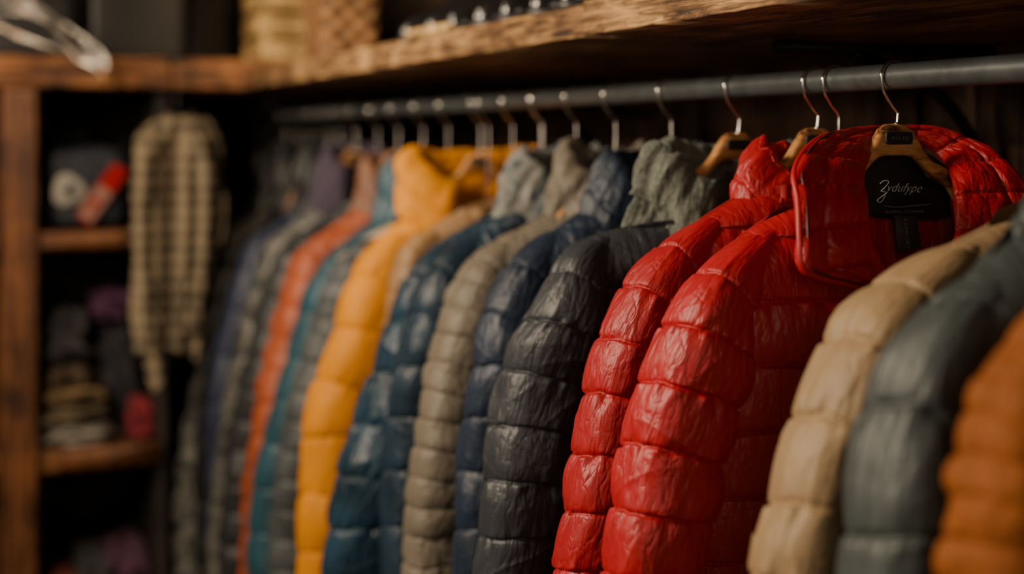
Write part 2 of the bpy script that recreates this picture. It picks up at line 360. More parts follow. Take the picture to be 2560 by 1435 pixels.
def jacket(y,poly,mat,label,sp=.078,A=.0055,wr=.0022,T=.058,rs=.062,hi=1,seed=1,uc=0,collar='stand',cmat=None,hang=True,taper=.88,czt=.0,zipm=None,slmat=None,hooky=None,text=False,chw=None,hzt=None,crump=1.0,backdrop=.015,frontdrop=.085,tap=.76,thk=.007):
    x0=XR+uc; cmat=cmat or mat; slmat=slmat or mat; zipm=zipm or M_zipb
    P=np.array([XZ(a,b,y) for a,b in poly]); P[:,0]-=x0; P[:,1]-=ZC
    d=P[-1]-P[-2]; d/=np.linalg.norm(d); d[0]*=.6
    d0=x0*S+y*C; bot=-.80 if d0<2.3 else -(1475-HZ)/F*d0
    bot=max(bot,-1.5)
    if P[-1,1]>bot: P=np.vstack([P,P[-1]+d*(P[-1,1]-bot)/max(.5,-d[1])])
    root=empty('puffer_jacket',(x0,y,ZC),label,'jacket','puffer jackets hanging on the clothes rail')
    a0=min(max(abs(P[0,0]),.10),.20) if chw is None else chw
    zn=P[0,1]
    vdip=.20 if (collar=='stand' or text) else .02
    if hzt is None: hzt=-.035 if vdip>.1 else zn-.02
    O,s=smooth_path(P,int(420*hi))
    ush=-O[:,0]; zsh=O[:,1]
    W=abs(P[2,0])*.97
    iw=np.argmax(ush>=W); us=np.r_[0,ush[:iw+1]]; zs=np.r_[zn+.02,zsh[:iw+1]]
    def shoulder(u): return np.interp(np.abs(u),us,zs)-.008
    hem=P[-1,1]+.01
    nr=int(400*hi); nc=int(460*hi)
    ph=np.linspace(0,2*np.pi,nc,endpoint=False); r=np.linspace(0,1,nr)
    R,PH=np.meshgrid(r,ph,indexing='ij')
    cs=np.cos(PH); u=W*np.sign(cs)*np.abs(cs)**.85
    front=(np.sin(PH)<0)
    zt=shoulder(u)
    nb=np.clip(1-np.abs(u)/(a0*.62),0,1)
    zt=np.where(front,zt-nb*vdip,zt)
    z=zt+R*(hem-zt)
    dz=(zt-z)
    top=np.sqrt(1-(1-np.clip(dz/.06,0,1))**2)
    neck=np.clip(1.3-np.abs(u)/(a0),0,1)
    top=np.maximum(top,np.clip(neck*1.5,0,.85))
    side=np.abs(np.sin(PH))**.5
    fl=1+.12*R*np.abs(cs)
    Tv=T*(.8+.2*np.minimum(1,dz/.2))
    q=(.03-z)/sp
    disp=puff(q,u+front*3.3,seed,A*1.3,wr,sp)
    v=(Tv-A*.6+disp)*side*np.clip(top,.02,1)
    v=np.where(front,-v,v)
    uu=u*fl+np.sign(cs)*disp*(1-side)*.8
    V=np.stack([uu,v,z],-1)
    uv=np.stack([u+front*2.0,q],-1).reshape(-1,2)
    obj('jacket_body',raw_mesh('jacket_body',V,grid_faces(nr,nc,True),uv,mat),root)
    L1=np.interp(abs(P[1,0]),ush[:max(iw+1,2)],s[:max(iw+1,2)])
    keep=s>=L1*.45; Os=O[keep]; ss=s[keep]-s[keep][0]
    ns=int(480*hi); si=np.linspace(0,ss[-1],ns); Os=np.stack([np.interp(si,ss,Os[:,0]),np.interp(si,ss,Os[:,1])],1)
    t=np.gradient(Os,axis=0)
    kn=2*int(ns*.05)+1; ker=np.ones(kn)/kn; h_=kn//2
    for k in range(2):
        tt=np.r_[np.full(h_,t[0,k]),t[:,k],np.full(h_,t[-1,k])]; t[:,k]=np.convolve(tt,ker,'valid')
    t/=np.linalg.norm(t,axis=1)[:,None]; nrm=np.stack([-t[:,1],t[:,0]],1)
    Ls=si[-1]
    g_=np.clip(si/.26,0,1); g_=g_*g_*(3-2*g_)
    rad=rs*(.50+.50*g_)*(1-(1-taper)*si/Ls)
    st=np.clip(si/.09,0,1); capf=np.sqrt(1-(1-st)**2); e=np.clip((Ls-si)/.012,0,1); capf=capf*np.sqrt(np.clip(e,0.0,1))
    capf=np.clip(capf,.01,1)
    na=int(280*hi); ang=np.linspace(0,2*np.pi,na,endpoint=False)
    SI,AN=np.meshgrid(si,ang,indexing='ij')
    se=1/(np.abs(np.cos(AN))**3.0+np.abs(np.sin(AN))**3.0)**(1/3.0)
    for sgn in (1,-1):
        ac=AN*rs; q=SI/sp+.35+.12*np.sin(AN)
        dp=puff(q,ac+10*sgn,seed+20+sgn,A*1.05,wr,sp); bl=np.clip((AN-(2*np.pi-.5))/.5,0,1)
        dp=dp*(1-bl)+bl*puff(q,ac-2*np.pi*rs+10*sgn,seed+20+sgn,A*1.05,wr,sp)
        rr=((rad[:,None]-A)*se+dp*(.35+.65*g_[:,None]))*capf[:,None]
        rv=rr*.86
        cx=Os[:,0]+nrm[:,0]*rad; cz=Os[:,1]+nrm[:,1]*rad
        fold=.012*vnoise(SI*6+3,AN*0+1,seed)
        X=cx[:,None]-nrm[:,0][:,None]*np.cos(AN)*rr; Z=cz[:,None]-nrm[:,1][:,None]*np.cos(AN)*rr
        Y=-np.sin(AN)*rv-.006+fold
        V=np.stack([X*sgn,Y,Z],-1); uv=np.stack([ac,q],-1).reshape(-1,2)
        fc=grid_faces(ns,na,True)
        if sgn<0: fc=fc[:,::-1]
        obj('sleeve',raw_mesh('sleeve',V,fc,uv,slmat),root)
    if collar=='stand':
        nt=int(300*hi); nw=int(90*hi)
        al=np.radians(np.linspace(24,336,nt)); w=np.linspace(0,2*np.pi,nw,endpoint=False)
        ALP,WW=np.meshgrid(al,w,indexing='ij')
        hgt=(1-np.cos(WW))/2
        sd=np.sin(WW)
        at=a0*tap; bb=T*.92; bt=T*.8
        fr=np.clip(np.cos(ALP),0,1); bk=np.clip(-np.cos(ALP),0,1)
        zb=zn-.045-.10*fr**1.5+.03*bk
        ztp=czt-frontdrop*fr**1.2-backdrop*bk**2-.012*np.abs(np.sin(ALP))**6+(.012*vnoise(ALP*4.3,WW*0,seed+9)+.016*vnoise(ALP*1.9,WW*0+4,seed+8))*crump
        acr=ALP*.1; nb=max(2,round((czt-zn)/ (sp*.8)))
        q=hgt*nb
        endf=np.sqrt(np.clip(np.minimum(ALP-al[0],al[-1]-ALP)/.12,0.001,1))
        dpp=puff(q+.02,acr,seed+40,A*1.1,wr*1.4*crump,sp)
        th=(thk+dpp)*endf
        flare=np.exp(-hgt/.25)*.045*(1-bk)
        sag=.020*np.sin(np.pi*hgt)
        ea=a0*.86+(at-a0*.86)*hgt**.9+flare+sag; eb=bb+(bt-bb)*hgt+sag*.4
        off=np.sign(sd)*np.abs(sd)**.5*th
        lump=(.009*vnoise(ALP*3.1,hgt*2,seed+7)+.006*vnoise(ALP*7+hgt*3,hgt*2.5,seed+6)+.003*vnoise(ALP*15+hgt*5,hgt*5,seed+16))*crump
        X=-np.sin(ALP)*(ea+off+lump); Y=-np.cos(ALP)*(eb+off+lump)
        Z=zb+(ztp-zb)*hgt
        V=np.stack([X,Y,Z],-1); uv=np.stack([acr,q],-1).reshape(-1,2)
        obj('collar',raw_mesh('collar',V,grid_faces(nt,nw,True),uv,cmat),root)
    zz=np.linspace(zn-vdip,hem+.01,60)
    Vz=np.zeros((60,8,3)); a8=np.linspace(0,2*np.pi,8,endpoint=False)
    for i,zv in enumerate(zz):
        Vz[i,:,0]=np.cos(a8)*.008; Vz[i,:,1]=-T-A*.5+np.sin(a8)*.004; Vz[i,:,2]=zv
    obj('zipper',raw_mesh('zipper',Vz,grid_faces(60,8,True),mat=zipm),root)
    if hang:
        ue=min(.16,W*.6); ze=float(shoulder(ue))-.055
        hy=y if hooky is None else min(max(hooky,y-.02),y+.02)
        hanger(hy,ue,min(ze,-.10),zt=hzt,text=text,x0=XR)
    return root

red=nylon('red_nylon',(.29,.005,.009),.43,.55,.10,sheen=.35,spec=.36)
red2=nylon('red_nylon_second',(.26,.005,.009),.45,.55,.10,sheen=.35,spec=.36)
redl=nylon('red_lining',(.26,.005,.009),.5,.5,.1)
charc=nylon('charcoal_nylon',(.025,.028,.034),.44,.6,.2,spec=.36)
greyg=nylon('grey_green_cotton',(.115,.125,.10),.8,.9,.3,'heather',(.060,.068,.058),sheen=.3,iso=.35)
navy=nylon('navy_nylon',(.010,.018,.036),.48,.6,.3)
taupe=nylon('taupe_nylon',(.12,.10,.076),.54,.55,.15)
navy2=nylon('dark_blue_nylon',(.011,.026,.045),.40,.75,.5)
blue=nylon('petrol_blue_nylon',(.012,.036,.062),.34,.95,.6,iso=.14)
camoc=nylon('pale_camo',(.18,.18,.16),.65,.5,.3,'camo',(.05,.065,.08),iso=.2)
camel=nylon('camel_nylon',(.25,.14,.06),.5,.4,.2)
yellow=nylon('yellow_nylon',(.50,.185,.0005),.56,.45,.12,sheen=.0,spec=.18)
teal=nylon('teal_nylon',(.016,.060,.085),.45,.5,.3)
tealg=nylon('blue_grey_nylon',(.055,.062,.066),.5,.6,.4)
cream=nylon('cream_nylon',(.32,.25,.17),.6,.3,.2)
orange=nylon('orange_nylon',(.30,.060,.016),.5,.45,.25)
dgrey=nylon('dark_grey_nylon',(.022,.024,.026),.45,.5,.2)
rustb=nylon('rust_brown_nylon',(.16,.068,.036),.5,.4,.2)
violet=nylon('blue_violet_nylon',(.024,.031,.062),.5,.4,.3)
purple=nylon('purple_fleece',(.048,.034,.056),.8,.3,.2)
mottle=nylon('mottled_grey',(.15,.145,.125),.42,.6,.3,'camo',(.02,.022,.024))
black=nylon('black_nylon',(.009,.009,.010),.45,.5,.2)
tan=nylon('tan_nylon',(.23,.15,.076),.56,.5,.12)
gteal=nylon('grey_teal_nylon',(.032,.041,.041),.5,.5,.2)
rust=nylon('rust_orange_cotton',(.20,.055,.006),.7,.5,.2,sheen=.0,spec=.2)

jacket(.86,[(2860,600),(2740,660),(2620,760),(2560,850),(2490,960),(2440,1150),(2400,1435)],rust,'rust orange quilted jacket with narrow horizontal quilting',sp=.034,A=.007,hi=.8,seed=3,T=.05)
jacket(1.03,[(2545,545),(2440,655),(2330,770),(2260,880),(2215,1000),(2165,1170),(2130,1435)],gteal,'grey teal padded jacket with wide soft baffles',sp=.12,A=.006,wr=.004,hi=.7,seed=4,uc=-.06,T=.055,rs=.075,chw=.17)
jacket(1.20,[(2545,512),(2370,600),(2230,690),(2140,775),(2075,900),(2010,1050),(1960,1200),(1915,1350),(1885,1435)],tan,'tan khaki padded jacket with wide soft baffles',sp=.088,A=.0055,wr=.0035,hi=.8,seed=5,T=.058,rs=.072,collar=None)
D=jacket(1.52,[(1985,490),(1860,570),(1750,665),(1690,750),(1625,900),(1575,1060),(1535,1240),(1500,1435)],red,'glossy red puffer jacket with open quilted collar and black neck label',sp=.0785,A=.0054,wr=.0040,hi=1.5,seed=6,collar=None,T=.062,rs=.061,text=True,zipm=M_zip,taper=1.0,hzt=.018)
jacket(1.70,[(1880,455),(1760,530),(1650,610),(1575,700),(1505,830),(1470,950),(1440,1080),(1410,1220),(1380,1435)],red2,'red puffer jacket with upright collar behind the glossy red one',sp=.078,A=.0054,wr=.0036,hi=1.2,seed=8,T=.056,rs=.062,hooky=1.70,czt=.012,hzt=.014,crump=.5)
jacket(1.912,[(1600,540),(1470,580),(1395,640),(1340,740),(1290,850),(1255,980),(1225,1100),(1205,1280),(1195,1435)],charc,'charcoal puffer jacket with rumpled grey green stand collar',sp=.082,A=.0060,wr=.0040,hi=1.2,seed=9,T=.058,rs=.070,cmat=greyg,czt=.010,chw=.185,hzt=.008,frontdrop=.05,crump=1.2)
jacket(2.15,[(1480,500),(1390,560),(1305,625),(1250,700),(1205,800),(1180,920),(1160,1060),(1145,1200),(1130,1435)],navy,'navy blue puffer jacket with smooth upright collar',sp=.09,A=.0055,wr=.0034,hi=.9,seed=10,T=.055,rs=.070,hooky=railY(1720),crump=.6)
jacket(2.36,[(1400,500),(1270,580),(1180,650),(1130,740),(1100,830),(1065,950),(1040,1080),(1018,1220),(1010,1435)],taupe,'taupe grey puffer jacket with narrow baffles',sp=.052,A=.0055,hi=.9,seed=11,T=.055,rs=.070,hooky=railY(1635),crump=.7)
jacket(2.53,[(1270,500),(1180,570),(1090,640),(1045,720),(1010,820),(985,950),(970,1100),(960,1250),(955,1435)],navy2,'dark blue puffer jacket with pale mottled collar',sp=.10,A=.007,wr=.0034,hi=.8,seed=12,T=.052,rs=.072,cmat=camoc,hooky=railY(1505),crump=.7)
jacket(2.70,[(1230,520),(1110,590),(1040,650),(995,730),(955,850),(925,950),(880,1080),(840,1200),(808,1435)],blue,'petrol blue shiny puffer jacket with wide baffles',sp=.105,A=.008,wr=.006,hi=.8,seed=13,T=.05,rs=.095,hooky=railY(1440),collar=None)
jacket(2.85,[(1150,510),(1060,570),(1000,620),(975,700),(960,800),(945,950),(930,1100),(915,1250),(900,1435)],camel,'camel brown padded jacket squeezed between blue and yellow ones',sp=.06,A=.005,hi=.6,seed=14,T=.045,rs=.07,hooky=railY(1350),collar=None)
jacket(3.02,[(1075,485),(985,555),(920,625),(870,715),(830,850),(792,950),(765,1060),(750,1200),(738,1435)],yellow,'bright mustard yellow puffer jacket with plump collar',sp=.125,A=.010,wr=.0034,hi=.9,seed=15,T=.065,rs=.090,czt=-.004,chw=.165,crump=.35,backdrop=.02,frontdrop=.10,tap=.95,thk=.014)
jacket(3.24,[(1000,540),(905,590),(845,645),(805,720),(765,850),(733,960),(705,1080),(682,1250),(672,1435)],cream,'padded jacket with cream shoulders and blue grey sleeves',sp=.07,A=.008,hi=.6,seed=16,T=.05,rs=.08,hooky=railY(1115),slmat=tealg,collar=None)
jacket(3.40,[(960,520),(870,590),(800,660),(755,750),(718,880),(682,1000),(652,1120),(630,1250),(618,1435)],teal,'teal blue padded jacket with rounded hood collar',sp=.11,A=.007,hi=.6,seed=17,T=.06,rs=.085,hooky=railY(1050),czt=-.02,crump=.6)
jacket(3.60,[(900,510),(820,565),(745,630),(704,740),(668,880),(635,1020),(612,1200),(600,1435)],orange,'burnt orange puffer jacket with rust brown collar',sp=.085,A=.009,hi=.7,seed=18,T=.055,rs=.09,cmat=rustb,hooky=railY(985),czt=-.03,crump=.6)
jacket(3.80,[(860,500),(770,560),(700,620),(660,720),(625,850),(590,1000),(560,1200),(545,1435)],dgrey,'dark grey puffer jacket beside the orange one',sp=.085,A=.009,hi=.5,seed=19,T=.05,rs=.09,hooky=railY(940),collar=None)
jacket(4.0,[(800,500),(730,555),(670,610),(640,700),(600,830),(565,980),(540,1150),(520,1435)],mottle,'mottled grey puffer jacket with purple fleece hood',sp=.10,A=.010,hi=.5,seed=20,T=.06,rs=.09,cmat=purple,hooky=railY(885),crump=.6)
jacket(4.16,[(760,510),(690,550),(625,600),(590,680),(555,800),(528,920),(518,1050),(520,1435)],violet,'blue violet padded jacket near the end of the rail',sp=.14,A=.008,hi=.5,seed=21,T=.048,rs=.07,hooky=railY(830),cmat=black)
jacket(4.32,[(740,510),(660,555),(605,610),(570,700),(535,820),(505,950),(490,1080),(490,1435)],black,'slim black padded jacket beside the blue violet one',sp=.10,A=.008,hi=.5,seed=25,T=.045,rs=.065)
jacket(4.50,[(700,520),(640,570),(585,630),(555,720),(520,840),(480,980),(448,1150),(440,1435)],mottle,'mottled dark grey puffer jacket near the end of the rail',sp=.12,A=.012,hi=.5,seed=22,T=.048,rs=.07,cmat=black)
jacket(4.68,[(680,515),(620,560),(565,620),(530,720),(500,850),(470,1000),(450,1160),(445,1435)],dgrey,'slim dark grey padded jacket near the end of the rail',sp=.09,A=.009,hi=.5,seed=26,T=.045,rs=.065)
jacket(4.85,[(660,500),(600,540),(545,600),(510,720),(475,860),(455,1020),(440,1180),(430,1435)],black,'black puffer jacket at the far end of the rail',sp=.12,A=.010,hi=.5,seed=23,T=.05,rs=.10)

hanger(railY(2088),.055,-.13,zt=-.01,label='bare wooden coat hanger squeezed between two red jackets')
for sx in (1350,1275,1115,1215,710):
    hanger(railY(sx),.11,-.25,zt=-.15,label='wooden coat hanger tucked between packed jackets')

# ---- custom collar, label, lining for the glossy red jacket
yD=1.52
cpx=[((2196,728),(2184,708),-.092,-.088),((2120,712),(2180,682),-.108,-.090),((2040,694),(2177,652),-.112,-.090),((2001,668),(2174,628),-.112,-.088),((1995,600),(2171,570),-.108,-.084),
((1992,510),(2166,505),-.094,-.072),((1984,425),(2160,445),-.066,-.045),((2035,356),(2176,392),-.015,-.005),((2125,324),(2200,362),.030,.030),((2245,312),(2248,350),.046,.046),
((2350,322),(2310,366),.035,.035),((2450,362),(2350,395),.0,.02),((2535,430),(2378,445),-.05,-.03),((2590,520),(2386,520),-.08,-.06),((2590,620),(2384,600),-.09,-.075),((2500,700),(2320,700),-.09,-.085)]
Q=[];Pn=[]
for (a,b,v1,v2) in cpx:
    x,z=XZ(a[0],a[1],yD+v1); Q.append((x-XR,v1,z-ZC))
    x,z=XZ(b[0],b[1],yD+v2); Pn.append((x-XR,v2,z-ZC))
nt=680; both,_=smooth_path(np.hstack([Q,Pn]),nt)
Qs,Ps=both[:,:3],both[:,3:]
nw=180; ww=np.linspace(0,2*np.pi,nw,endpoint=False)
hg=(1-np.cos(ww))/2; sd=np.sign(np.sin(ww))*np.abs(np.sin(ww))**.5
tt=np.linspace(0,1,nt)
TT,HG=np.meshgrid(tt,hg,indexing='ij'); SD=np.broadcast_to(sd,TT.shape)
base=Ps[:,None]*(1-HG[...,None])+Qs[:,None]*HG[...,None]
qv=TT*14
fq=(qv+.5+.05*vnoise(HG*3,np.floor(qv+.5),8)); cellq=np.floor(fq); fq=fq-cellq
eq=np.minimum(fq,1-fq)
pf=.0085*(4*fq*(1-fq)+1e-4)**.36*(1+.3*vnoise(HG*4+cellq*3,fq*2,62))
al=HG*1.55-.02+.03*vnoise(TT*30,HG*0,5)
f2=(al-np.floor(al)); e2=np.minimum(f2,1-f2)
pf=pf*(.12+.88*(4*f2*(1-f2)+1e-4)**.34)-.0022*np.exp(-(eq/.035)**2)-.0020*np.exp(-(e2/.03)**2)
pf+=.0018*vnoise(HG*16+cellq*5,fq*1.5,63)*np.exp(-((eq-.1)/.16)**2)+.0014*vnoise(TT*75,HG*3,61)*np.exp(-((e2-.12)/.14)**2)+.0012*vnoise(TT*40+HG*6,HG*5-TT*10,64)
endf=np.sqrt(np.clip(np.minimum(TT,1-TT)/.012,.001,1))
th=(.0060+pf)*endf
cr=np.cross(np.gradient(base,axis=0),(Qs-Ps)[:,None]*np.ones_like(base)); cr/=np.linalg.norm(cr,axis=2)[...,None]+1e-9
cr*=np.where(cr[...,1:2]>0,-1,1)
V=base+cr*(SD*th)[...,None]
uv=np.stack([HG*.12+0*TT,qv],-1).reshape(-1,2)
obj('collar',raw_mesh('collar',V,grid_faces(nt,nw,True),uv,red),D)
k=int(nt*.42); hh=.93
pl=(Ps[:k]*(1-hh)+Qs[:k]*hh); crn=cr[:k,int(nw*.28)]
obj('collar_zip',tube_mesh('collar_zip',pl+crn*.0085,.0022,8,M_zip),D)
hh=.99; pl=(Ps[:k]*(1-hh)+Qs[:k]*hh)
obj('collar_piping',tube_mesh('collar_piping',pl+crn*.002,.0046,10,red),D)
def LX(sx,sy,v):
    x,z=XZ(sx,sy,yD+v); return (x-XR,v,z-ZC)
nu,nz_=120,160
uu=np.linspace(-.13,.13,nu); tz=np.linspace(0,1,nz_)
TZ,UU=np.meshgrid(tz,uu,indexing='ij')
ZZ=(.0-.9*np.abs(UU)**1.5)*(1-TZ)+(-.30)*TZ
VV=.034+.006*np.abs(vnoise(UU*38+ZZ*4,ZZ*5,77))+.004*vnoise(UU*14,ZZ*12,78)-.05*np.clip((np.abs(UU)-.09)/.06,0,1)**2
obj('lining',raw_mesh('lining',np.stack([UU,VV,ZZ],-1),grid_faces(nz_,nu),np.stack([UU,ZZ*8],-1).reshape(-1,2),redl),D)
def panel(name,top,bot,v,mat,n=40,puffy=.002):
    top,_=smooth_path(top,n); bot,_=smooth_path(bot,n)
    m=24; V=np.zeros((m,n,3))
    for i,t in enumerate(np.linspace(0,1,m)):
        for j in range(n):
            a=top[j]*(1-t)+bot[j]*t
            V[i,j]=LX(a[0],a[1],v)
            V[i,j,1]-=puffy*math.sin(math.pi*t)*math.sin(math.pi*j/(n-1))
    return raw_mesh(name,V,grid_faces(m,n),mat=mat)
lb=obj('neck_label',panel('neck_label',[(2158,440),(2180,402),(2250,380),(2330,388),(2372,440)],[(2168,540),(2220,546),(2270,548),(2330,549),(2378,545)],.022,M_black),D)
lb['label']='black satin neck label with light script lettering'
def lettering(body,sx,sy,v,size,mat,parent,shear=.35,roll=0,offset=0,sp=1.0):
    o=obj('lettering',text_mesh('lettering',body,size,mat,shear,sp,offset=offset),parent,LX(sx,sy,v)); o.rotation_euler=(math.pi/2,roll,0); return o
lettering('ydufype',2258,480,.0175,.0180,M_thread,lb,.55,roll=math.radians(2),offset=-.00045,sp=1.05)
zs=[(2200,459),(2210,452),(2222,454),(2213,468),(2203,478),(2213,480),(2211,493),(2201,506),(2193,501),(2205,491),(2218,482)]
pp,_=smooth_path([LX(a,b,.0175) for a,b in zs],70); obj('lettering',tube_mesh('lettering',pp,.0005,6,M_thread),lb)
lettering('MATERIALS  OUTERWEAR',2262,533,.0185,.0056,M_threadd,lb,0)
pp,_=smooth_path([LX(a,b,.017) for a,b in ((2210,514),(2240,518),(2290,514),(2330,510))],30); obj('stitching',tube_mesh('stitching',pp,.0006,6,M_threadd),lb)
tg=obj('care_tag',panel('care_tag',[(2236,538),(2260,540),(2292,541)],[(2244,628),(2272,627),(2304,620)],.000,M_tag,12,.004),D)
tg['label']='small black woven care tag hanging below the neck label'
o=lettering('COMFORT',2262,585,-.007,.0085,M_threadd,tg,0); o.rotation_euler=(math.pi/2,math.pi/2-.12,0)

# ------------------------------------------------------------------ checked shirt
plaid=weave('plaid_wool',(.035,.027,.020),(.25,.195,.12),140,140,.95,.1,.8,.05,'ADD',.2)
yP=4.26
cp=empty('checked_shirt',(0,yP,ZC),'tan and dark brown checked flannel shirt hanging from a peg','shirt')
rows=[(290,405,495),(303,378,522),(340,342,540),(420,330,545),(520,330,546),(600,333,540),(700,336,528),(800,342,512),(890,348,496)]
V=[];n=160;aa=np.linspace(0,2*np.pi,n,endpoint=False)
rw,_=smooth_path(rows,160)
for i,(sy,l,r_) in enumerate(rw):
    xl,z=XZ(l,sy,yP); xr,_z=XZ(r_,sy,yP); c_=(xl+xr)/2; h=(xr-xl)/2
    sc=np.sqrt(1-(1-min(1,(i+.3)/8))**2); gr=min(1,i/60)
    fo=.55*np.sin(aa*9+i*.006+.8*np.sin(i*.02))*gr+.2*vnoise(aa*6,np.full(n,i*.03),5)
    hx=1+.12*np.sin(aa*3+i*.03)*gr+.10*vnoise(aa*3,np.full(n,i*.06),6)
    V.append(np.stack([c_+np.cos(aa)*h*hx*max(sc,.4),np.sin(aa)*.036*(1+fo)*sc,np.full(n,z-ZC)+.03*vnoise(aa*3,np.full(n,2.),7)*gr],-1))
obj('shirt_body',raw_mesh('shirt_body',np.array(V),grid_faces(160,n,True),mat=plaid),cp)
for path,w_ in (([(375,335),(345,420),(338,560),(345,740),(362,880),(382,965)],.028),([(500,335),(528,420),(530,540),(516,680),(500,820)],.028)):
    pts=[]
    for k,(a,b) in enumerate(path):
        x,z=XZ(a+16*(1 if a<430 else -1),b,yP-.05); pts.append((x,-.040-.006*(k%2),z-ZC))
    pp,_=smooth_path(pts,90); q=np.linspace(0,1,90)
    rr=w_*(1-.15*q)*(1+.14*np.sin(q*34)+.14*vnoise(q*14,q*0,3)); rr[0]=.012; rr[1]=.02; rr[2]=.026
    obj('sleeve',tube_mesh('sleeve',pp,rr,28,plaid),cp)
    cf=pp[-6:]; obj('cuff',tube_mesh('cuff',cf+np.array([0,0,-.012]),w_*.9,24,plaid),cp)
pts=[]
for a in np.linspace(0,2*np.pi,40):
    x,z=XZ(450,300,yP); pts.append((x+.034*math.cos(a),.026*math.sin(a),z-ZC+.004+.008*math.cos(a*2)))
obj('shirt_collar',tube_mesh('shirt_collar',pts,.011,12,plaid,False),cp)
xk,zk=XZ(445,290,yP)
pp,_=smooth_path([(xk,0.02,zk-ZC-.01),(xk,.02,zk-ZC+.06),(xk+.005,.05,zk-ZC+.09),(xk+.005,.150,SZ0-ZC-.006)],20)
obj('hanging_loop',tube_mesh('hanging_loop',pp,.003,8,M_black),cp)

# ------------------------------------------------------------------ shelf contents
def basket(x,y,w,dp,h,mat,label,zb):
    b=empty('wicker_basket',(x,y,zb),label,'basket')
    n=96;a=np.linspace(0,2*np.pi,n,endpoint=False); f=lambda q:np.sign(q)*np.abs(q)**.25
    V=[]
    prof=[(.02,0),(.9,0)]+[(.92+.08*t,h*t) for t in np.linspace(0,1,40)]+[(.96,h),(.90,h*.9),(.85,.02),(.02,.015)]
    for i,(k,z) in enumerate(prof):
        kk=k+.012*np.sin(a*24)*np.sin(i*math.pi/2) if 2<i<42 else k
        V.append(np.stack([f(np.cos(a))*w/2*kk,f(np.sin(a))*dp/2*kk,np.full(n,z)],-1))
    obj('basket_body',raw_mesh('basket_body',np.array(V),grid_faces(len(prof),n,True),mat=mat),b)
    pts=np.stack([f(np.cos(a))*w/2,f(np.sin(a))*dp/2,np.full(n,h)],-1); pts=np.vstack([pts,pts[:2]])
    obj('rim',tube_mesh('rim',pts,.009,8,mat,False),b)
wk2=weave('wicker_brown',(.04,.018,.007),(.30,.14,.045),95,105,.7,.25,.6)
ZT=SZ1+.036
M_crate=wood('crate_wood',(.34,.20,.07),(.70,.50,.21),'x',.6,.5)
cr8=empty('wooden_crate',(1.165,4.60,ZT),'pale slatted wooden crate standing on the corner shelf','crate')
cw,cd,chh=.27,.24,.33
for i in range(4):
    z0=.006+i*.082
    for sgn in (-1,1):
        obj('slat',board_mesh('slat',-cw/2,cw/2,sgn*cd/2-.006,sgn*cd/2+.006,z0,z0+.062,M_crate,.001,i),cr8)
        obj('slat',board_mesh('slat',sgn*cw/2-.006,sgn*cw/2+.006,-cd/2+.008,cd/2-.008,z0,z0+.062,M_crate,.001,i+9),cr8)
for a in (-1,1):
    for b in (-1,1):
        obj('corner_post',board_mesh('corner_post',a*(cw/2-.018)-.012,a*(cw/2-.018)+.012,b*(cd/2-.018)-.012,b*(cd/2-.018)+.012,0,chh,M_crate,.001,3),cr8)
obj('crate_bottom',board_mesh('crate_bottom',-cw/2+.006,cw/2-.006,-cd/2+.006,cd/2-.006,.002,.014,M_crate,.001,5),cr8)
basket(1.13,3.90,.18,.24,.32,wk2,'brown wicker basket standing on the shelf beside the crate',SZ1)
thing('wooden_block',soft_box('wooden_block',.03,.26,.018,M_crate,.35,24),'small pale wooden block lying on the shelf beside boots','wood').location=(.992,2.76,SZ1)
def boot(x,y,rot,mat,label,L=.27,H=.2):
    b=empty('leather_boot',(x,y,SZ1+.001),label,'boot','leather boots on the wooden shelf'); b.rotation_euler=(0,0,rot)
    n=32;a=np.linspace(0,2*np.pi,n,endpoint=False)
    sole=[]
    for z,k in ((0,.05),(0,.97),(.012,1.0),(.022,.98),(.022,.05)):
        px=np.cos(a)*L/2*k; wd=.043*(1+.25*np.clip(np.cos(a),0,1)-.12*np.clip(-np.cos(a),0,1))
        sole.append(np.stack([px,np.sin(a)*wd*k,np.full(n,z)],-1))
    obj('sole',raw_mesh('sole',np.array(sole),grid_faces(5,n,True),mat=M_black),b)
    up=[]
    for z,xc,hl,hw in ((.022,0,L/2*.96,.043),(.04,-.002,L/2*.97,.045),(.06,-.012,L/2*.88,.042),(.08,-.035,L/2*.68,.038),(.10,-.055,L/2*.5,.036),(.13,-.068,L/2*.38,.036),(.17,-.07,L/2*.38,.038),(H,-.07,L/2*.4,.040),(H,-.07,L/2*.36,.036),(H-.03,-.07,L/2*.1,.01)):
        up.append(np.stack([xc+np.cos(a)*hl,np.sin(a)*hw,np.full(n,z)],-1))
    obj('upper',raw_mesh('upper',np.array(up),grid_faces(len(up),n,True),mat=mat),b)
    for i in range(4):
        x_=.03-.022*i; z_=.075+.014*i
        pp,_=smooth_path([(x_,-.03,z_-.01),(x_+.004,0,z_+.006),(x_,.03,z_-.01)],12); obj('lace',tube_mesh('lace',pp,.0025,6,M_black),b)
for i,yy in enumerate((2.20,2.33,2.47,2.61,2.76,2.91,3.06)):
    boot(1.155+.008*(i%2),yy,math.pi+.08*(-1)**i,M_leather,'glossy black leather boot standing on the wooden shelf')

